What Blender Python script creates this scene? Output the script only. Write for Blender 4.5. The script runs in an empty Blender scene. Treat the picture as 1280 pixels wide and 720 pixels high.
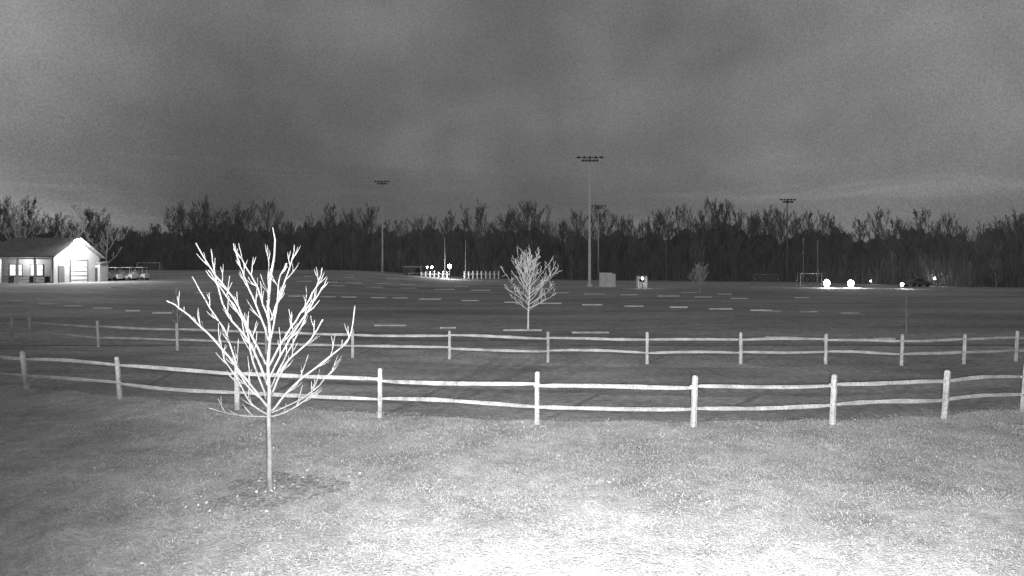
import bpy, math, random
import numpy as np
from mathutils import Vector, Matrix
random.seed(7); rng=np.random.default_rng(7)
scene=bpy.context.scene
F=750.0; H=3.3; HV=335.0

# ---------------------------------------------------------------- terrain
def sm(t):
    t=np.clip(t,0,1); return t*t*(3-2*t)
def zt(x,y):
    return 1.5*sm((y-30)/45.)*sm((-x-5)/45.)+1.3*sm((y-80)/80.)*sm((-x+20)/60.)
def hit(u,v):
    """ground point for an image pixel, back-projected from the camera onto the terrain"""
    d=5.0
    while d<400:
        x=(u-640)/F*d; z=H-(v-HV)/F*d
        if z<=zt(x,d): break
        d+=0.05
    return x,d
def at(u,D):
    x=(u-640)/F*D
    return Vector((x,D,float(zt(x,D))))

# ---------------------------------------------------------------- materials
def mat(name,col,rough=0.9,var=0.25,scale=4.0,fine=None,bump=0.0,bscale=30,emit=0,stretch=None,spec=0.2):
    m=bpy.data.materials.new(name); m.use_nodes=True
    nt=m.node_tree; N=nt.nodes; L=nt.links
    b=N["Principled BSDF"]; b.inputs["Roughness"].default_value=rough
    b.inputs["Specular IOR Level"].default_value=spec
    tc=N.new("ShaderNodeTexCoord"); src=tc.outputs["Object"]
    if stretch:
        mp=N.new("ShaderNodeMapping"); mp.inputs["Scale"].default_value=stretch
        L.new(src,mp.inputs[0]); src=mp.outputs[0]
    n=N.new("ShaderNodeTexNoise"); n.inputs["Scale"].default_value=scale; n.inputs["Detail"].default_value=4
    L.new(src,n.inputs["Vector"])
    mr=N.new("ShaderNodeMapRange"); mr.inputs[1].default_value=0.3; mr.inputs[2].default_value=0.7
    mr.inputs[3].default_value=col*(1-var); mr.inputs[4].default_value=col*(1+var)
    L.new(n.outputs[0],mr.inputs[0]); out=mr.outputs[0]
    if fine:
        for sc,am in fine:
            n2=N.new("ShaderNodeTexNoise"); n2.inputs["Scale"].default_value=sc; n2.inputs["Detail"].default_value=2
            L.new(src,n2.inputs["Vector"])
            m2=N.new("ShaderNodeMapRange"); m2.inputs[1].default_value=0.3; m2.inputs[2].default_value=0.7
            m2.inputs[3].default_value=1-am; m2.inputs[4].default_value=1+am
            L.new(n2.outputs[0],m2.inputs[0])
            mu=N.new("ShaderNodeMath"); mu.operation='MULTIPLY'
            L.new(out,mu.inputs[0]); L.new(m2.outputs[0],mu.inputs[1]); out=mu.outputs[0]
    L.new(out,b.inputs["Base Color"])
    if bump:
        n3=N.new("ShaderNodeTexNoise"); n3.inputs["Scale"].default_value=bscale; n3.inputs["Detail"].default_value=3
        L.new(src,n3.inputs["Vector"])
        bp=N.new("ShaderNodeBump"); bp.inputs["Strength"].default_value=bump; bp.inputs["Distance"].default_value=0.05
        L.new(n3.outputs[0],bp.inputs["Height"]); L.new(bp.outputs[0],b.inputs["Normal"])
    if emit:
        b.inputs["Emission Color"].default_value=(1,1,1,1); b.inputs["Emission Strength"].default_value=emit
    return m
M_field=mat("field_grass",0.34,var=0.3,scale=0.08,fine=[(0.7,0.22),(6,0.3),(17,.3)],bump=0.4,bscale=8)
M_lawn=mat("lawn",0.45,var=0.26,scale=0.7,fine=[(3,0.18),(14,0.2),(45,0.2)],bump=0.8,bscale=35)
M_lane=mat("asphalt_lane",0.27,var=0.3,scale=0.5,fine=[(8,0.35),(30,0.4)],bump=0.4,bscale=40,stretch=(0.5,1.5,1))
M_lot=mat("asphalt_lot",0.29,var=0.3,scale=0.12,fine=[(1.5,0.22),(7,0.35),(20,.4)],bump=0.4,bscale=20,stretch=(0.4,1.6,1))
M_wood=mat("weathered_wood",0.42,var=0.25,scale=3,fine=[(25,0.25)],bump=0.6,bscale=30)
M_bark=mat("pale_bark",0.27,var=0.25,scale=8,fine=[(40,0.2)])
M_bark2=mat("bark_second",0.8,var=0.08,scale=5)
M_bark3=mat("bark_lamplit",0.75,var=0.1,scale=2)  # lamplit look of the left trees put into a paler bark colour
M_far=mat("woodland_bark",0.25,var=0.35,scale=0.3)
M_brush=mat("woodland_brush",0.22,var=0.35,scale=0.2)
M_mulch=mat("mulch",0.38,var=0.25,scale=4,fine=[(12,.25),(25,0.5)],bump=1,bscale=40)
M_stop=mat("concrete_stop",0.72,var=0.15,scale=3)
M_stop2=mat("darker_concrete_stop",0.45,var=0.3,scale=3)  # darker concrete tone for the front and right-hand stops
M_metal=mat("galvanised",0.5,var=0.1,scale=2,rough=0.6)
M_gmetal=mat("dull_tube",0.25,var=0.1,scale=2,rough=0.6)
M_dmetal=mat("dark_metal",0.12,var=0.1,scale=2,rough=0.6)
M_white=mat("white_paint",0.75,var=0.08,scale=1.5)
M_siding=mat("siding",0.34,var=0.08,scale=1.0,fine=[(12,0.1)],stretch=(1,1,6))
M_door=mat("door_panel",0.55,var=0.05,scale=1.5)
M_roof=mat("shingle_roof",0.2,var=0.2,scale=2,fine=[(10,0.2)])
M_dark=mat("dark_opening",0.05,var=0.1)
M_glass=mat("lit_window",0.5,emit=1.2)
M_lamp=mat("lamp_lens",0.8,emit=60)
M_blade=mat("grass_blade",0.35,var=0.28,scale=1.1,fine=[(5,0.2),(30,0.3)])
M_leaf=mat("fallen_leaf",0.8,var=0.2,scale=5)

# ---------------------------------------------------------------- helpers
def mesh_obj(name,verts,faces,material,parent=None,smooth=False):
    me=bpy.data.meshes.new(name); me.from_pydata([tuple(v) for v in verts],[],faces); me.update()
    if smooth: me.polygons.foreach_set("use_smooth",[True]*len(me.polygons))
    me.materials.append(material)
    o=bpy.data.objects.new(name,me); scene.collection.objects.link(o)
    if parent: o.parent=parent
    return o
def empty(name,loc=(0,0,0)):
    e=bpy.data.objects.new(name,None); e.location=loc; e.empty_display_size=0.3; scene.collection.objects.link(e); return e
class MB:
    def __init__(s): s.v=[]; s.f=[]
    def box(s,c,size,rz=0.0,rx=0.0):
        R=Matrix.Rotation(rz,3,'Z')@Matrix.Rotation(rx,3,'X'); b=len(s.v)
        for dx in(-.5,.5):
            for dy in(-.5,.5):
                for dz in(-.5,.5):
                    s.v.append(Vector(c)+R@Vector((dx*size[0],dy*size[1],dz*size[2])))
        for f in((0,1,3,2),(4,6,7,5),(0,4,5,1),(2,3,7,6),(0,2,6,4),(1,5,7,3)): s.f.append([b+i for i in f])
    def tube(s,pts,rad,n=6,jit=0.0,cap=True):
        b=len(s.v); k=len(pts)
        for i,p in enumerate(pts):
            p=Vector(p)
            t=(Vector(pts[min(i+1,k-1)])-Vector(pts[max(i-1,0)]))
            if t.length<1e-6: t=Vector((0,0,1))
            t.normalize()
            a=t.cross(Vector((0.13,0.97,0.21))); 
            if a.length<0.05: a=t.cross(Vector((1,0,0)))
            a.normalize(); c=t.cross(a)
            for j in range(n):
                th=2*math.pi*j/n; r=rad[i]*(1+random.uniform(-jit,jit))
                s.v.append(p+a*(math.cos(th)*r)+c*(math.sin(th)*r))
        for i in range(k-1):
            for j in range(n):
                s.f.append([b+i*n+j,b+i*n+(j+1)%n,b+(i+1)*n+(j+1)%n,b+(i+1)*n+j])
        if cap:
            s.f.append([b+j for j in range(n)][::-1]); s.f.append([b+(k-1)*n+j for j in range(n)])
    def obj(s,name,material,parent=None,smooth=False): return mesh_obj(name,s.v,s.f,material,parent,smooth)

# ---------------------------------------------------------------- ground
def grid(name,xs,ys,dz,material):
    X,Y=np.meshgrid(xs,ys); Z=zt(X,Y)+dz
    V=np.stack([X.ravel(),Y.ravel(),Z.ravel()],1); nx=len(xs); ny=len(ys)
    Fc=[(j*nx+i,j*nx+i+1,(j+1)*nx+i+1,(j+1)*nx+i) for j in range(ny-1) for i in range(nx-1)]
    return mesh_obj(name,V.tolist(),Fc,material,smooth=True)
xs=np.concatenate([[-4000,-2000,-1000,-600],np.arange(-400,401,4),[600,1000,2000,4000]])
ys=np.concatenate([[-200,-60,-20],np.arange(-8,300,4),[350,450,700,1200,2500,5000]])
grid("ground",xs,ys,0.0,M_field)

near_px=[(33,488,438),(150,499,446),(297,513,457),(475,523,462),(671,531,467),(867,534,472),(1040,531,476),(1180,524,473),(1278,515,470)]
far_px=[(38,427),(123,434),(222,438),(333,443),(441,447),(562,449),(685,453),(809,455),(926,455),(1032,455),(1127,457),(1205,455),(1270,452)]
near=[Vector((*hit(u,v),0)) for u,v,_ in near_px]
near=[Vector((-20.2,19.2,0)),Vector((-16.6,17.5,0))]+near+[Vector((14.3,14.9,0)),Vector((17.0,16.6,0))]
far=[Vector((*hit(u,v),0)) for u,v in far_px]+[Vector((21.2,22.0,0)),Vector((24.4,23.2,0))]
def strip(name,A,B,z,material,n=160,x0=-60,x1=60):
    ax=[p.x for p in A]; ay=[p.y for p in A]; bx=[p.x for p in B]; by=[p.y for p in B]
    xx=np.linspace(x0,x1,n); V=[];Fc=[]
    rows=8
    ya=np.interp(xx,ax,ay); yb=np.interp(xx,bx,by)
    for k in range(rows+1):
        for i,x in enumerate(xx):
            V.append((x,ya[i]+(yb[i]-ya[i])*k/rows+ (0.12*math.sin(x*3.1)+0.08*math.sin(x*7.7+1) if k in(0,rows) else 0),z))
    for k in range(rows):
        for i in range(n-1): Fc.append((k*n+i,k*n+i+1,(k+1)*n+i+1,(k+1)*n+i))
    return mesh_obj(name,V,Fc,material)
A=[p+Vector((0,0.35,0)) for p in near]; B=[p+Vector((0,-0.8,0)) for p in far]
strip("asphalt_lane",A,B,0.006,M_lane)
C=[Vector((-60,-8,0)),Vector((60,-8,0))]
strip("lawn",C,[p+Vector((0,0.3,0)) for p in near],0.01,M_lawn)
grid("parking_lot",np.arange(-120,121,3.0),np.arange(25.5,100,3.0),0.02,M_lot)

# grass blades (one object)
n=380000
gx=rng.uniform(-15,15,n); gy=rng.uniform(5.2,17.5,n)
nb=np.interp(gx,[p.x for p in near],[p.y for p in near])+0.35+rng.normal(0,.15,n)
dens=rng.random(n)<(0.8+0.2*np.sin(gx*1.7+gy)*np.cos(gy*2.3))
rr_=np.hypot((gx+3.4)*.85,gy-8.95)
keep=(gy<nb)&(np.abs(gx)<gy*0.95+0.6)&dens&((rr_>0.45+rng.normal(0,.3,n)+.12*np.sin(np.arctan2(gy-8.95,gx+3.4)*5)))
gx,gy=gx[keep],gy[keep]; n=len(gx)
ang=rng.uniform(0,6.283,n); hh=rng.uniform(0.008,0.036,n); w=rng.uniform(0.003,0.008,n); le=rng.uniform(0.0,0.04,n); la=rng.uniform(0,6.283,n)
V=np.zeros((n*3,3)); dx=np.cos(ang)*w; dy=np.sin(ang)*w
V[0::3]=np.stack([gx-dx,gy-dy,np.full(n,0.008)],1); V[1::3]=np.stack([gx+dx,gy+dy,np.full(n,0.008)],1)
V[2::3]=np.stack([gx+np.cos(la)*le,gy+np.sin(la)*le,hh+0.01],1)
me=bpy.data.meshes.new("grass"); me.vertices.add(n*3); me.vertices.foreach_set("co",V.ravel())
me.loops.add(n*3); me.loops.foreach_set("vertex_index",np.arange(n*3)); me.polygons.add(n)
me.polygons.foreach_set("loop_start",np.arange(n)*3); me.update(calc_edges=True); me.materials.append(M_blade)
o=bpy.data.objects.new("grass",me); scene.collection.objects.link(o)
# fallen leaves
mb=MB()
for i in range(220):
    y=random.uniform(5.8,13); x=random.uniform(-.8*y,.85*y); s=random.uniform(.012,.03)
    if random.random()<.3: a=random.uniform(0,6.28); r=random.gauss(0,1.0); x=-3.4+math.cos(a)*r; y=8.9+math.sin(a)*r
    b=len(mb.v); a=random.uniform(0,6.28)
    for k,(p,q) in enumerate(((1,0),(0,.6),(-1,0),(0,-.6))):
        mb.v.append(Vector((x+s*(p*math.cos(a)-q*math.sin(a)),y+s*(p*math.sin(a)+q*math.cos(a)),0.05+random.uniform(-.01,.02))))
    mb.f.append([b,b+1,b+2,b+3])
mb.obj("fallen_leaves",M_leaf)
# mulch ring
mb=MB(); cx,cy=-3.45,8.95; mb.v.append(Vector((cx,cy,0.03)))
for r,z in((.3,.027),(.5,.02),(0.72,.0125)):
    for k in range(40):
        a=k/40*6.283; q=r*(1+.14*math.sin(3*a+1)+.1*math.sin(7*a)+random.uniform(-.08,.08))
        mb.v.append(Vector((cx+q*1.2*math.cos(a),cy+q*math.sin(a),z)))
for k in range(40):
    mb.f.append([0,1+k,1+(k+1)%40])
    for r in(0,1): mb.f.append([1+r*40+k,1+(r+1)*40+k,1+(r+1)*40+(k+1)%40,1+r*40+(k+1)%40])
mb.obj("mulch_bed",M_mulch)

# ---------------------------------------------------------------- split rail fences
def rail(mb,p,q,r=0.05):
    k=9; pts=[];rad=[]
    d=q-p; ph=random.uniform(0,6.28); bow=random.uniform(-.035,.035); sx=random.uniform(-.02,.02)
    for i in range(k):
        t=i/(k-1); s=min(t,1-t)
        pts.append(p+d*t+Vector((0,sx*math.sin(3.14*t),bow*math.sin(3.14*t)+.01*math.sin(5*t+ph))))
        rad.append(r*(0.55+0.45*min(1,s*7))*random.uniform(.88,1.1))
    mb.tube(pts,rad,6,jit=.14)
def fence(name,posts,hgt,w,leans=None,skip=(),rr=.05):
    e=empty(name,posts[0]); P=posts[0]
    for i,p in enumerate(posts):
        mb=MB(); ln=leans[i] if leans else random.uniform(-.02,.02)
        h=hgt*random.uniform(.97,1.05); r=w*random.uniform(.9,1.1)
        pts=[p+Vector((ln*z,random.uniform(-.004,.004),z)) for z in(-.15,0.0,.2,.45,.7,.9,h-.03,h)]
        mb.tube([q-P for q in pts],[r*1.05,r*1.05,r,r*.98,r,r*.97,r*.95,r*.6],7,jit=.09)
        mb.obj("post_%d"%(i+1),M_wood,e)
    mb=MB()
    for i in range(len(posts)-1):
        if i in skip: continue
        a,b=posts[i]-P,posts[i+1]-P
        d=(b-a).normalized()*.07
        for z in(.84,.40):
            z1=z+random.uniform(-.03,.03); z2=z+random.uniform(-.03,.03)
            o=.022*(1 if i%2 else -1)
            rail(mb,a-d+Vector((0,o,z1)),b+d+Vector((0,o,z2)),rr)
    mb.obj("rails",M_wood,e,smooth=False)
    return e
ln=[-.14,-.12]+[-.11,-.08,-.02,0,.01,.03,.05,.07,.09]+[.1,.1]
fence("split_rail_fence",near,1.08,.058,ln,rr=.046)
fence("split_rail_fence",far,1.05,.056,[ -.05,-.04,-.03]+[0]*6+[.02,.03,.04,.05,.05,.05],rr=.05)
q=Vector((*hit(14,428),0)); fence("split_rail_fence",[Vector((q.x-6.4,q.y+1.0,0)),Vector((q.x-3.2,q.y+.5,0)),q],1.05,.056)

# ---------------------------------------------------------------- young tree (foreground)
D0=8.84
def wp(u,v,dy=0): d=D0+dy; return Vector(((u-640)/F*D0,d,H-(v-HV)/F*D0))
base=wp(338,615)
tree=empty("young_bare_tree",base)
mb=MB()
tr=[(338,619),(337,590),(337,560),(336,520),(337,490),(335,455),(338,420),(335,385),(338,350),(343,320),(344,300),(341,284)]
trr=[.046,.037,.033,.031,.027,.024,.022,.02,.018,.015,.012,.007]
mb.tube([wp(*p)-base for p in tr],trr,8,jit=.04)
prim=[
 ([(336,520),(312,506),(287,482),(264,452),(253,430)],.5,.016),
 ([(336,515),(316,480),(290,440),(262,405),(240,382),(232,372)],-.5,.019),
 ([(335,480),(305,432),(275,395),(250,350),(236,312)],.6,.019),
 ([(335,455),(315,410),(295,375),(270,335),(256,306)],-.25,.018),
 ([(337,430),(322,390),(305,352),(290,325),(280,303)],.3,.016),
 ([(336,400),(328,360),(315,330),(311,310)],-.4,.015),
 ([(336,500),(325,450),(318,400),(300,360),(296,338)],-.8,.016),
 ([(336,505),(300,470),(280,420),(258,385),(236,345)],.1,.016),
 ([(336,522),(365,508),(392,492),(402,476)],-.4,.015),
 ([(338,515),(365,485),(400,455),(428,425),(436,386)],.4,.019),
 ([(338,495),(365,450),(400,422),(422,394)],-.6,.018),
 ([(338,460),(355,420),(375,385),(393,352),(398,336)],.3,.018),
 ([(337,475),(360,435),(382,400),(402,370),(412,352)],-.2,.016),
 ([(337,430),(350,390),(361,350),(373,328)],-.5,.015),
 ([(338,400),(350,360),(358,325),(357,306)],.3,.015),
 ([(337,490),(352,445),(366,400),(370,365)],.8,.016),
 ([(336,370),(330,340),(333,312)],.2,.011),
 ([(337,520),(300,515),(275,503)],-.3,.010),
 ([(337,518),(375,500),(404,472),(412,457)],.6,.012)]
def smooth_pts(P,m=4):
    out=[]
    for i in range(len(P)-1):
        p0=P[max(i-1,0)];p1=P[i];p2=P[i+1];p3=P[min(i+2,len(P)-1)]
        for k in range(m):
            t=k/m
            out.append(0.5*((2*p1)+(p2-p0)*t+(2*p0-5*p1+4*p2-p3)*t*t+(3*p1-p0-3*p2+p3)*t**3))
    out.append(P[-1]); return out
def twigs(mb,pts,r0,lmin,lmax,count,lvl):
    k=len(pts); side=random.choice((-1,1))
    for c in range(count):
        t=0.2+0.7*(c+random.random()*.6)/count; i=min(int(t*(k-1)),k-2)
        tan=(pts[i+1]-pts[i]).normalized(); side=-side
        lat=tan.cross(Vector((0,1,0))); 
        if lat.length<.1: lat=Vector((1,0,0))
        lat=lat.normalized()*side+Vector((0,random.uniform(-.9,.9),0))
        d=(tan*.9+lat*.5+Vector((0,0,.2))).normalized()
        L=random.uniform(lmin,lmax)*(1.15-t*.75); q=[pts[i]]; dd=d.copy()
        for s in range(4):
            dd=(dd+Vector((0,0,.14))+Vector((random.uniform(-.12,.12),random.uniform(-.1,.1),0))).normalized()
            q.append(q[-1]+dd*L/4)
        mb.tube(q,[r0,r0*.9,r0*.8,r0*.7,r0*.5],5)
        if lvl>0: twigs(mb,q,r0*.8,lmin*.45,lmax*.5,1,lvl-1)
for pl,dy,r in prim:
    m=len(pl)-1
    P=[wp(u+random.uniform(-3,3),v+random.uniform(-2,2),dy*(i/m))-base for i,(u,v) in enumerate(pl)]
    P=smooth_pts(P); k=len(P)
    P=[p+Vector((random.uniform(-.008,.008),0,random.uniform(-.006,.006))) for p in P]
    mb.tube(P,[r*(1-.5*i/(k-1)) for i in range(k)],6,jit=.05)
    twigs(mb,P,.0085,.24,.5,max(3,int(len(pl)*1.2)),1)
mb.obj("trunk_and_branches",M_bark,tree,smooth=True)

# ---------------------------------------------------------------- procedural bare tree
def gen_tree(mb,h,clear,spread,seed,levels,n1,nsub,r0,sides=5,tw=.012,up=.35,round_=False,stop=.97,ss=.35):
    R=random.Random(seed)
    def u(a,b): return R.uniform(a,b)
    k=9; pts=[];rad=[]; lean=Vector((u(-.05,.05),u(-.05,.05),0)); off=Vector((0,0,0))
    for i in range(k):
        t=i/(k-1); off=off+Vector((u(-.012,.012),u(-.012,.012),0))*h
        pts.append(Vector((0,0,h*t*stop))+lean*h*t+off*t); rad.append(max(tw,r0*(1-t)**.8))
    mb.tube(pts,rad,sides)
    def branch(p,d,L,r,lv):
        q=[p];dd=d.copy();m=4
        for s in range(m):
            dd=(dd+Vector((u(-.2,.2),u(-.2,.2),u(-.05,.15)+up*.3))).normalized(); q.append(q[-1]+dd*L/m)
        mb.tube(q,[max(tw,r*(1-.75*i/m)) for i in range(m+1)],3 if lv<levels-1 else max(3,sides-1),cap=False)
        if lv>0:
            for c in range(nsub):
                t=.2+.8*(c+u(0,.8))/nsub; i=min(int(t*m),m-1); pp=q[i].lerp(q[i+1],t*m-i) if t<1 else q[-1]
                tan=(q[i+1]-q[i]).normalized(); rv=Vector((u(-1,1),u(-1,1),u(-.5,1))).normalized()
                branch(pp,(tan*.8+rv*.75).normalized(),L*u(ss,ss+.25)*(1.1-.4*t),r*.5,lv-1)
    az=u(0,6.28)
    for c in range(n1):
        t=clear+(0.97-clear)*(c+u(0,.7))/n1; az+=2.4+u(-.4,.4)
        i=min(int(t*(k-1)),k-2); p=pts[i].lerp(pts[i+1],t*(k-1)-i)
        s=(t-clear)/(1-clear)
        prof=(math.sin(math.pi*min(1,(s*.72+.28)))**.6) if round_ else (1-s*.75)
        L=spread*prof*u(.75,1.1)
        el=.35+.95*s if round_ else .5+.6*s
        d=Vector((math.cos(az)*math.cos(el),math.sin(az)*math.cos(el),math.sin(el)))
        branch(p,d,max(L,.22*spread),max(tw,r0*.45*(1-s*.6)),levels)
def planted(name,u,D,h,clear,spread,seed,levels,n1,nsub,r0,m,**k):
    p=at(u,D); e=empty(name,p); mb=MB(); gen_tree(mb,h,clear,spread,seed,levels,n1,nsub,r0,**k)
    mb.obj("trunk_and_branches",m,e); return e
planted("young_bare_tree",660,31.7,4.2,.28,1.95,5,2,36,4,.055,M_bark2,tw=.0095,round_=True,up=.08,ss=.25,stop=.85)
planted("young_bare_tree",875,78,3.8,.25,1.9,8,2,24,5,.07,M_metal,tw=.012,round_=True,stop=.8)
planted("sapling",1133,30,2.0,.4,.25,9,1,6,2,.03,M_far,tw=.008)
planted("sapling",222,24.8,2.6,.35,.5,12,1,9,3,.03,M_far,tw=.008)
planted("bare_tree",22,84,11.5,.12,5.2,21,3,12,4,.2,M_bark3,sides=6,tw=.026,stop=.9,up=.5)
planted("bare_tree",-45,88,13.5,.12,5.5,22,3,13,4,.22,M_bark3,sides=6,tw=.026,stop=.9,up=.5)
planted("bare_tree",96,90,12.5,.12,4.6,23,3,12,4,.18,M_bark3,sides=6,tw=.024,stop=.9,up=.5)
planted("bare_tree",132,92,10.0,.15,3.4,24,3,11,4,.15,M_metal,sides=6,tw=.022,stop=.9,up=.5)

# ---------------------------------------------------------------- distant tree line
tl=empty("distant_tree_line",(0,150,0))
variants=[]
for s in range(9):
    mb=MB(); gen_tree(mb,10,.12+.1*(s%3),3.0+.5*(s%3),100+s,3,[13,14,12][s%3],[5,4,5][s%3],.15,sides=4,tw=.013,up=.45+.15*(s%3),round_=(s%3!=1),stop=.82,ss=.36)
    me=bpy.data.meshes.new("woodland_tree_%d"%s); me.from_pydata([tuple(v) for v in mb.v],[],mb.f); me.materials.append(M_far); variants.append(me)
cu=[-300,0,150,200,230,300,440,520,600,660,700,760,800,830,880,915,960,1000,1040,1080,1150,1200,1240,1280,1600]
cv=[225,232,264,260,250,248,247,258,252,248,262,258,264,250,243,244,261,255,250,263,250,256,250,248,243]
def DT(u): return float(np.interp(u,[-300,0,140,700,1000,1200,1600],[120,125,150,165,140,105,95]))
for row in range(5):
    u=-300.0
    while u<1580:
        D=DT(u)+row*9+random.uniform(-4,4)
        p=at(u,D)
        vt=float(np.interp(u,cu,cv))
        hpx=(HV-vt)/F*D+H-p.z
        k=[.48,.65,.8,.93,.97][row]*random.uniform(.74,1.1)
        h=hpx*k
        o=bpy.data.objects.new("woodland_tree",random.choice(variants)); scene.collection.objects.link(o)
        o.parent=tl; o.location=(p.x,p.y-150,p.z-.1); s=h/10
        o.scale=(s*random.uniform(.8,1.25),s*random.uniform(.8,1.25),s); o.rotation_euler=(0,0,random.uniform(0,6.28))
        u+=random.uniform(3.2,7.0)*(1 if row<3 else 1.15)/D*F
n=60000
bu=rng.uniform(-320,1600,n); bD=np.interp(bu,[-300,0,140,700,1000,1200,1600],[120,125,150,165,140,105,95])+rng.uniform(-3,45,n)
bx=(bu-640)/F*bD; bz=zt(bx,bD)
top=np.interp(bu,cu,cv); full=(HV-top)/F*bD+H-bz
h=full*rng.beta(2,2.8,n)*.85*(0.8+.2*np.sin(bu*.07)+.12*np.sin(bu*.19+1)); h=np.minimum(h,full*.72)
w=rng.uniform(.02,.07,n); an=rng.uniform(0,6.28,n); lx=rng.normal(0,.35,n)*h
V=np.zeros((n*3,3)); V[0::3]=np.stack([bx-np.cos(an)*w,bD-np.sin(an)*w,bz-.1],1); V[1::3]=np.stack([bx+np.cos(an)*w,bD+np.sin(an)*w,bz-.1],1)
V[2::3]=np.stack([bx+lx,bD,bz+h],1); V[:,1]-=150
me=bpy.data.meshes.new("undergrowth"); me.vertices.add(n*3); me.vertices.foreach_set("co",V.ravel())
me.loops.add(n*3); me.loops.foreach_set("vertex_index",np.arange(n*3)); me.polygons.add(n)
me.polygons.foreach_set("loop_start",np.arange(n)*3); me.update(calc_edges=True); me.materials.append(M_brush)
o=bpy.data.objects.new("undergrowth",me); scene.collection.objects.link(o); o.parent=tl
V=[];Fc=[];us=np.linspace(-330,1620,500)
for i,u in enumerate(us):
    D=DT(u)+48; p=at(u,D); f=(HV-float(np.interp(u,cu,cv)))/F*D+H-p.z
    hh=f*(.6+.05*math.sin(u*.05)+.04*math.sin(u*.13+2)+random.uniform(-.06,.06))*(.75 if u<150 else 1)
    V+= [(p.x,p.y,p.z-.5),(p.x,p.y+4,p.z+hh),(p.x*1.3,p.y*1.3,p.z-.5)]
for i in range(len(us)-1): Fc+=[(3*i,3*i+3,3*i+4,3*i+1),(3*i+1,3*i+4,3*i+5,3*i+2)]
mesh_obj("wooded_hill",V,Fc,M_brush)

# ---------------------------------------------------------------- parking stops
mb=MB()
def stop(u,v,wpx,hh=.12):
    x,y=hit(u,v); L=wpx/F*y; mb.box((x,y,float(zt(x,y))+hh/2+.02),(L,.16,hh),rz=random.uniform(-.02,.02))
def row(u0,v0,u1,v1,step,w,curve=0,miss=.12,hh=.11):
    u=u0
    while (u<u1):
        t=(u-u0)/(u1-u0)
        if random.random()>miss: stop(u+random.uniform(-3,3),v0+(v1-v0)*t+curve*4*t*(1-t)+random.uniform(-.3,.3),w*random.uniform(.8,1.1),hh*random.uniform(.7,1.1))
        u+=step
row(20,378,215,393,37,22,miss=.1)
row(535,375,960,389,52,27,miss=.05)
row(375,371,535,374,32,22,miss=.1)
row(420,358,940,374,46,25,miss=.15)
row(380,352,700,362,33,19,miss=.2)
row(385,346,640,352,26,14,miss=.25)
row(150,360,330,372,34,18,miss=.3)
row(860,366,1100,377,48,20,miss=.5,hh=.08)
row(-260,372,0,377,37,22)
mb.obj("parking_curb_stops",M_stop)
mb=MB()
for u,v,w in((488,408,40),(653,414,48),(738,417,46),(560,411,20),(975,423,36),(1105,425,26)): stop(u,v,w,.08)
row(965,389.5,1130,394,48,25,hh=.08)
mb.obj("parking_curb_stops",M_stop2)

# ---------------------------------------------------------------- sports light poles
def light_pole(u,D,h,arm,material=M_metal,tiers=2,yaw=.0):
    p=at(u,D); e=empty("stadium_light_pole",p)
    mb=MB(); mb.tube([(0,0,0),(0,0,h*.5),(0,0,h)],[.26,.19,.13],10); mb.box((0,0,.15),(.9,.9,.3)); mb.obj("pole",material,e)
    mb=MB(); lm=MB()
    for t in range(tiers):
        z=h-.15-t*.55; a=arm*(1 if t==0 else .62)
        mb.box((0,-.18,z),(a,.12,.14),rz=yaw)
        for k in range(5):
            x=(-.5+(k+.5)/5)*a
            lm.tube([(x,-.05,z+.12),(x,-.3,z+.04),(x,-.65,z-.06)],[.1,.19,.25],8)
    mb.obj("crossarms",M_dmetal,e); lm.obj("floodlights",M_dmetal,e); return e
light_pole(737,107,19.9+3.2,5.0,M_white)
light_pole(748,165,20.5,4.2)
light_pole(478,151,23,4.0)
light_pole(984,150,20.5,4.2,M_gmetal)
for u,D,h in((556,140,9.5),(582,140,9.0),(1004,115,9.0),(1022,115,8.6),(833,150,9)):
    p=at(u,D); e=empty("field_pole",p); mb=MB(); mb.tube([(0,0,0),(0,0,h)],[.1,.07],8); mb.box((0,0,.1),(.5,.5,.2)); mb.box((0,0,h+.05),(.3,.3,.1)); mb.obj("pole",M_gmetal,e)

# ---------------------------------------------------------------- clubhouse
B0=Vector((-55,72,float(zt(-55,74)))); bl=empty("clubhouse_building",B0)
W=11.0; DP=8.0; EH=3.2; RH=5.35
mb=MB()
mb.v=[Vector(v) for v in((0,0,-.3),(0,DP,-.3),(0,DP,EH),(0,DP/2,RH),(0,0,EH),(-.2,0,-.3),(-.2,DP,-.3),(-.2,DP,EH),(-.2,DP/2,RH),(-.2,0,EH))]
mb.f=[[0,1,2,3,4],[9,8,7,6,5],[0,5,6,1],[1,6,7,2],[0,4,9,5]]
mb.obj("gable_wall",M_siding,bl)
mb=MB(); mb.box((-W/2-.1,DP-.1,EH/2-.15),(W-.2,.2,EH+.3)); mb.box((-W,DP/2,EH/2-.15),(.2,DP-.4,EH+.3)); mb.box((-W/2-.1,3.0,EH/2),(W-.4,.15,EH-.05)); mb.obj("walls",M_siding,bl)
mb=MB(); o=.45
r=[(o,-o,EH-.12),(o,DP/2,RH+.12),(o,DP+o,EH-.12),(-W-o,-o,EH-.12),(-W+3.2,DP/2,RH+.12),(-W-o,DP+o,EH-.12)]
mb.v=[Vector(v) for v in r]+[Vector(v)+Vector((0,0,.16)) for v in r]
mb.f=[[0,1,4,3],[1,2,5,4],[3,4,5],[6,9,10,7],[7,10,11,8],[9,11,10],[0,6,7,1],[1,7,8,2],[0,3,9,6],[3,5,11,9],[2,8,11,5]]
mb.obj("roof",M_roof,bl)
mb=MB()
for k in range(6): mb.box((-.25-k*(W-.5)/5,.12,EH/2-.2),(.18,.18,EH+.2))
mb.box((-W/2,.12,EH-.25),(W-.1,.14,.22)); mb.obj("porch_posts",M_white,bl)
mb=MB()
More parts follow.
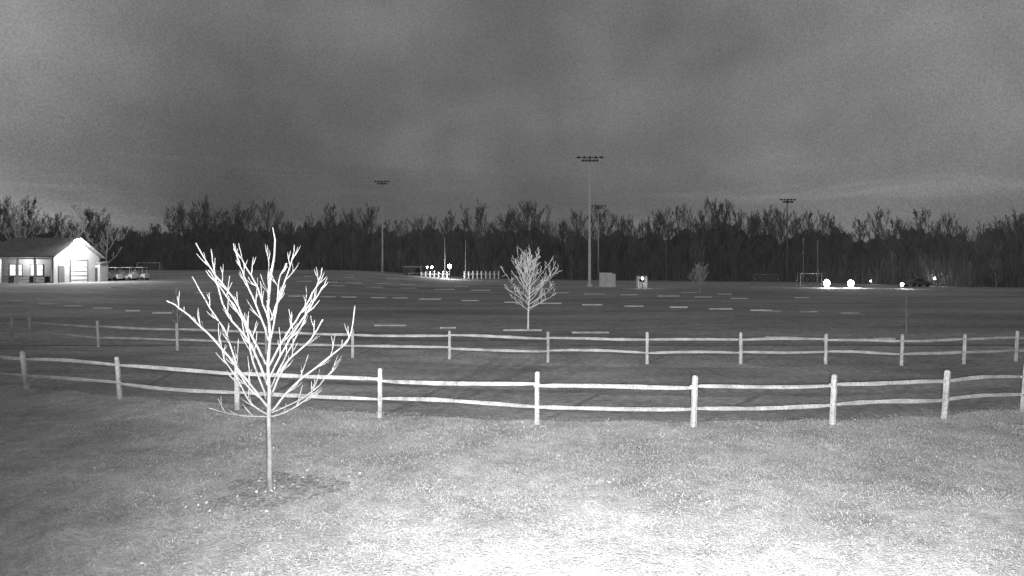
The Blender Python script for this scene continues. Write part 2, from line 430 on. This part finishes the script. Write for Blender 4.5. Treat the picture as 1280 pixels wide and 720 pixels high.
for k in range(4): mb.box((-1.7-k*2.6,2.90,1.55),(1.5,.06,1.3))
mb.obj("windows",M_glass,bl)
mb=MB()
for k in range(4):
    x=-1.7-k*2.6
    mb.box((x,2.85,1.55),(.07,.05,1.3)); mb.box((x,2.85,1.55),(1.5,.03,.07)); 
    for s in(-.78,.78): mb.box((x+s,2.86,1.55),(.08,.08,1.46))
    for s in(-.7,.7): mb.box((x,2.86,1.55+s),(1.48,.08,.08))
mb.obj("window_frames",M_dmetal,bl)
mb=MB()
for k in range(5): mb.box((-1.7-k*2.2,1.2+.4*(k%2),.75),(1.5,.8,.08)); mb.box((-1.7-k*2.2,1.2+.4*(k%2),.38),(.1,.7,.74)); mb.box((-1.7-k*2.2,.6+.4*(k%2),.45),(1.5,.25,.06))
mb.obj("porch_tables",M_dmetal,bl)
mb=MB(); mb.box((.03,DP*.52,1.35),(.06,2.9,2.7)); mb.obj("garage_door",M_door,bl)
mb=MB()
for k in range(5): mb.box((.075,DP*.52,.3+k*.55),(.03,2.8,.06))
for yy in(-1.5,1.5): mb.box((.07,DP*.52+yy,1.38),(.06,.14,2.8))
mb.box((.07,DP*.52,2.82),(.06,3.1,.14)); mb.box((.04,1.2,1.05),(.05,.95,2.1)); mb.obj("trim",M_dmetal,bl)
mb=MB(); mb.box((.35,2.75,4.5),(.7,.08,.08)); mb.tube([(.7,2.75,4.55),(.7,2.75,4.4)],[.15,.3],10); mb.obj("lamp_bracket",M_dmetal,bl)
def sphere(name,c,r,material,parent=None):
    bpy.ops.mesh.primitive_uv_sphere_add(segments=16,ring_count=10,radius=r,location=c); o=bpy.context.object; o.name=name; o.data.materials.append(material)
    if parent: o.parent=parent
    return o
sphere("lamp_bulb",(1.0,2.75,4.85),.55,M_lamp,bl)
def plight(name,loc,P,r=.2,parent=None):
    l=bpy.data.lights.new(name,'POINT'); l.energy=P; l.shadow_soft_size=r
    o=bpy.data.objects.new(name,l); scene.collection.objects.link(o); o.location=loc
    if parent: o.parent=parent
    return o
plight("lamp_light",(2.0,2.6,5.0),3400,.3,bl)
plight("porch_light",(-5,1.4,2.9),350,.2,bl)

p=at(124,80); e=empty("storage_shed",p); mb=MB(); mb.box((0,0,1.2),(1.3,1.6,2.4)); mb.obj("body",M_siding,e)
mb=MB(); mb.box((0,0,2.5),(1.6,1.9,.14),rx=.1); mb.obj("roof",M_roof,e); mb=MB(); mb.box((0,-.83,.95),(.7,.05,1.8)); mb.obj("door",M_dark,e)
def cart(u,D,s=1.0):
    p=at(u,D); e=empty("golf_cart",p)
    mb=MB(); mb.box((0,0,.45*s),(2.3*s,1.15*s,.3*s)); mb.box((.9*s,0,.75*s),(.5*s,1.1*s,.35*s)); mb.box((-.3*s,0,.72*s),(.6*s,1.05*s,.25*s)); mb.box((-.6*s,0,1.0*s),(.12*s,1.05*s,.45*s)); mb.box((0,0,1.85*s),(1.9*s,1.2*s,.07*s)); mb.obj("body",M_white,e)
    mb=MB()
    for x in(-.85,.8):
        for y in(-.5,.5): mb.tube([(x*s,y*s,.6*s),(x*s,y*s,1.83*s)],[.03,.03],6)
    mb.obj("roof_posts",M_metal,e)
    mb=MB()
    for x in(-.8,.8):
        for y in(-.6,.6): mb.tube([(x*s,(y-.1)*s,.25*s),(x*s,(y+.1)*s,.25*s)],[.26*s,.26*s],12)
    mb.obj("wheels",M_dark,e)
cart(140,84); cart(158,86,1.0); cart(174,88)
p=at(186,95); e=empty("swing_frame",p); mb=MB()
for x in(-1.8,1.8):
    for y in(-1,1): mb.tube([(x,y,0),(x,0,2.5)],[.06,.06],6)
mb.tube([(-1.8,0,2.5),(1.8,0,2.5)],[.06,.06],6)
for x in(-.9,0,.9): mb.tube([(x-.2,0,2.5),(x-.2,0,.5)],[.015,.015],4); mb.tube([(x+.2,0,2.5),(x+.2,0,.5)],[.015,.015],4); mb.box((x,0,.48),(.46,.2,.04))
mb.obj("frame",M_gmetal,e)

p=at(757,103); e=empty("utility_cabinet",p); mb=MB(); mb.box((0,0,1.3),(2.0,1.4,2.4)); mb.box((1.35,.2,1.2),(.6,1.2,2.2)); mb.obj("body",M_white,e)
mb=MB(); mb.box((0,0,.06),(3.2,1.8,.12)); mb.box((0,-.72,1.3),(.03,.04,2.2)); mb.box((.25,-.73,1.3),(.05,.05,.3)); mb.obj("base_and_door",M_metal,e)
p=at(802,100); e=empty("ticket_booth",p); mb=MB(); mb.box((0,0,.95),(1.6,1.3,1.9)); mb.obj("body",M_white,e)
mb=MB(); mb.box((0,0,1.97),(1.9,1.6,.1),rx=.08); mb.obj("roof",M_roof,e); mb=MB(); mb.box((-.1,-.67,1.25),(.8,.05,.5)); mb.obj("window",M_dark,e)

def goal(u,D,w,h,m=M_gmetal):
    p=at(u,D); e=empty("soccer_goal",p); mb=MB(); r=.06
    mb.tube([(-w/2,0,0),(-w/2,0,h)],[r,r]); mb.tube([(w/2,0,0),(w/2,0,h)],[r,r]); mb.tube([(-w/2-r,0,h),(w/2+r,0,h)],[r,r])
    for x in(-w/2,w/2): mb.tube([(x,0,h),(x,.9,h)],[.04,.04]); mb.tube([(x,.9,h),(x,2.0,.05)],[.04,.04]); mb.tube([(x,0,.05),(x,2,.05)],[.04,.04])
    mb.tube([(-w/2,2,.05),(w/2,2,.05)],[.04,.04]); mb.obj("frame",m,e)
    mb=MB(); 
    for k in range(1,int(w/.4)): x=-w/2+k*.4; mb.tube([(x,.9,h),(x,2,.05)],[.012,.012],3)
    for k in range(1,6): mb.tube([(-w/2,.9+1.1*k/6,h-h*k/6),(w/2,.9+1.1*k/6,h-h*k/6)],[.012,.012],3)
    mb.obj("net",M_gmetal,e)
goal(958,118,4.6,2.0); goal(1014,108,3.8,2.3,M_metal)

p=at(575,140); e=empty("white_picket_fence",p); mb=MB()
for k in range(-9,10):
    if -3<k<1: continue
    mb.box((k*1.0,0,.95),(.3,.12,1.9*random.uniform(.8,1.05)))
mb.box((-6,.09,1.2),(7,.05,.1)); mb.box((5.2,.09,1.2),(8.5,.05,.1)); mb.obj("pickets",M_stop,e)
plight("picket_light",(-2.0,-4,2.5),600,.2,e)
p=at(516,145); e=empty("dugout",p); mb=MB(); mb.box((0,1,1.0),(4,.2,2.0)); mb.box((-2,0,1.0),(.2,2,2.0)); mb.box((2,0,1.0),(.2,2,2.0)); mb.obj("walls",M_dmetal,e)
mb=MB(); mb.box((0,0,2.1),(4.6,2.8,.15),rx=.08); mb.obj("roof",M_gmetal,e); mb=MB(); mb.box((0,.5,.5),(3,.4,.08)); mb.box((-1,.5,.25),(.1,.3,.5)); mb.box((1,.5,.25),(.1,.3,.5)); mb.obj("bench",M_white,e)

# ---------------------------------------------------------------- lit flood lamps
def flood(u,v,D,r,P):
    p=at(u,D); z=H-(v-HV)/F*D-p.z; z=max(z,.7)
    e=empty("flood_lamp",p); mb=MB(); mb.tube([(0,.1,0),(0,.1,z)],[.06,.05],8); mb.box((0,.2,z),(r*.9,.12,r*.8)); mb.box((0,.1,.05),(.5,.5,.1)); mb.obj("stand",M_dmetal,e)
    o=sphere("lens",(0,-.12,z),r,M_lamp,e); o.scale=(.8,.35,.95)
    plight("light",(0,-1.2,z+.1),P,.2,e)
flood(1033,354,100,.62,700); flood(1063,355,100,.62,700); flood(1127,358,95,.28,150); flood(1168,348,110,.2,60)
flood(562,333,138,.5,600); flood(540,334,140,.28,200); flood(803,348,97,.2,60); flood(1088,352,120,.15,20); flood(534,334,141,.2,50)

def car(u,D,rz=0):
    p=at(u,D); e=empty("parked_car",p); e.rotation_euler=(0,0,rz)
    prof=[(-2.2,.35),(-2.25,.8),(-1.6,.95),(-1.1,1.42),(.5,1.45),(1.15,.98),(2.0,.85),(2.25,.6),(2.2,.35)]
    mb=MB()
    for y in(-.85,.85):
        for x,z in prof: mb.v.append(Vector((x,y*(.85 if z>1.2 else 1),z)))
    k=len(prof); mb.f=[list(range(k)),list(range(2*k-1,k-1,-1))]+[[i,i+k,(i+1)%k+k,(i+1)%k] for i in range(k)]
    mb.obj("body",M_dmetal,e)
    mb=MB(); mb.box((-.3,-.8,1.18),(1.5,.06,.3)); mb.box((-.3,.8,1.18),(1.5,.06,.3)); mb.obj("windows",M_dark,e)
    mb=MB()
    for x in(-1.4,1.4):
        for y in(-.8,.8): mb.tube([(x,y-.12,.33),(x,y+.12,.33)],[.33,.33],14)
    mb.obj("wheels",M_dark,e)
car(1146,106,.2)

# ---------------------------------------------------------------- lights
def spot(name,loc,tgt,P,size,blend,r=.06,sx=1):
    l=bpy.data.lights.new(name,'SPOT'); l.energy=P; l.spot_size=math.radians(size); l.spot_blend=blend; l.shadow_soft_size=r
    o=bpy.data.objects.new(name,l); scene.collection.objects.link(o); o.location=loc
    o.rotation_euler=(Vector(tgt)-Vector(loc)).to_track_quat('-Z','Y').to_euler(); o.scale=(sx,1,1); return o
spot("infrared_flood",(0.1,-.1,3.2),(3.6,15.0,.0),12800,118,1.0,r=.05)
spot("wall_flood",(-7,-.3,4.2),(4,40,4.6),17000,42,.8,r=.12,sx=3.4)
sun=bpy.data.lights.new("night_fill",'SUN'); sun.energy=.06; sun.angle=math.radians(10); so=bpy.data.objects.new("night_fill",sun); scene.collection.objects.link(so)  # weak sun lamp added to lift the general level, no visible source
so.rotation_euler=(math.radians(50),0,math.radians(-25))

# ---------------------------------------------------------------- world
w=bpy.data.worlds.new("World"); scene.world=w; w.use_nodes=True; nt=w.node_tree; N=nt.nodes; L=nt.links
bg=N["Background"]
def math_(op,a,b=None,clamp=False):
    m=N.new("ShaderNodeMath"); m.operation=op; m.use_clamp=clamp
    for i,x in enumerate((a,b)):
        if x is None: continue
        if isinstance(x,(int,float)): m.inputs[i].default_value=x
        else: L.new(x,m.inputs[i])
    return m.outputs[0]
def mr(x,a,b,c,d,smooth=True):
    m=N.new("ShaderNodeMapRange"); m.interpolation_type='SMOOTHSTEP' if smooth else 'LINEAR'
    L.new(x,m.inputs[0]); 
    for i,q in zip((1,2,3,4),(a,b,c,d)): m.inputs[i].default_value=q
    return m.outputs[0]
tc=N.new("ShaderNodeTexCoord"); g=tc.outputs["Generated"]
def noise(scale,detail,sc=(1,1,1),loc=(0,0,0),dist=0):
    mp=N.new("ShaderNodeMapping"); mp.inputs["Scale"].default_value=sc; mp.inputs["Location"].default_value=loc; L.new(g,mp.inputs[0])
    n=N.new("ShaderNodeTexNoise"); n.inputs["Scale"].default_value=scale; n.inputs["Detail"].default_value=detail; n.inputs["Distortion"].default_value=dist
    L.new(mp.outputs[0],n.inputs["Vector"]); return n.outputs[0]
sx=N.new("ShaderNodeSeparateXYZ"); L.new(g,sx.inputs[0])
sky=N.new("ShaderNodeTexSky"); sky.sky_type='NISHITA'; sky.sun_disc=False; sky.sun_elevation=math.radians(40); sky.sun_rotation=math.radians(205)
bw=N.new("ShaderNodeRGBToBW"); L.new(sky.outputs[0],bw.inputs[0])
base_=math_('MULTIPLY',bw.outputs[0],.004)
el=mr(sx.outputs[2],0.05,.45,.104,.165,False)
c1=mr(noise(2.0,3,(1,1,1.6),(3,1,0),.2),.33,.7,.80,1.30)
c2=mr(noise(3.0,5,(1,1,9),(1,5,2),.4),.5,.72,1.0,1.45)
c3=mr(noise(5.5,3,(1,1,.8),(7,2,4),.0),.35,.65,.90,1.11)
band=mr(sx.outputs[2],.03,.22,1,0)
c2b=math_('ADD',math_('MULTIPLY',math_('SUBTRACT',c2,1.0),band),1.0)
az=mr(sx.outputs[0],.1,.6,1.0,1.28)
azl=mr(sx.outputs[0],-.46,-.64,1.0,1.6)  # lens glare at the left edge painted into the sky brightness
dl=mr(math_('ABSOLUTE',math_('ADD',sx.outputs[0],.40)),.0,.22,.84,1.0)
grain=mr(noise(420,1),.25,.75,.83,1.17,False)
v=math_('ADD',el,base_)
for q in(c1,c2b,c3,az,azl,dl,grain): v=math_('MULTIPLY',v,q)
L.new(v,bg.inputs[0]); bg.inputs[1].default_value=1.0

# ---------------------------------------------------------------- camera
cam=bpy.data.cameras.new("camera"); co=bpy.data.objects.new("camera",cam); scene.collection.objects.link(co); scene.camera=co
co.location=(0,0,H); co.rotation_euler=(math.radians(90),0,0); cam.sensor_width=36; cam.lens=F/1280*36; cam.shift_y=-(360-HV)/1280
cam.clip_end=9000; cam.clip_start=.05
scene.view_settings.view_transform='Standard'; scene.view_settings.look='None'; scene.view_settings.exposure=0
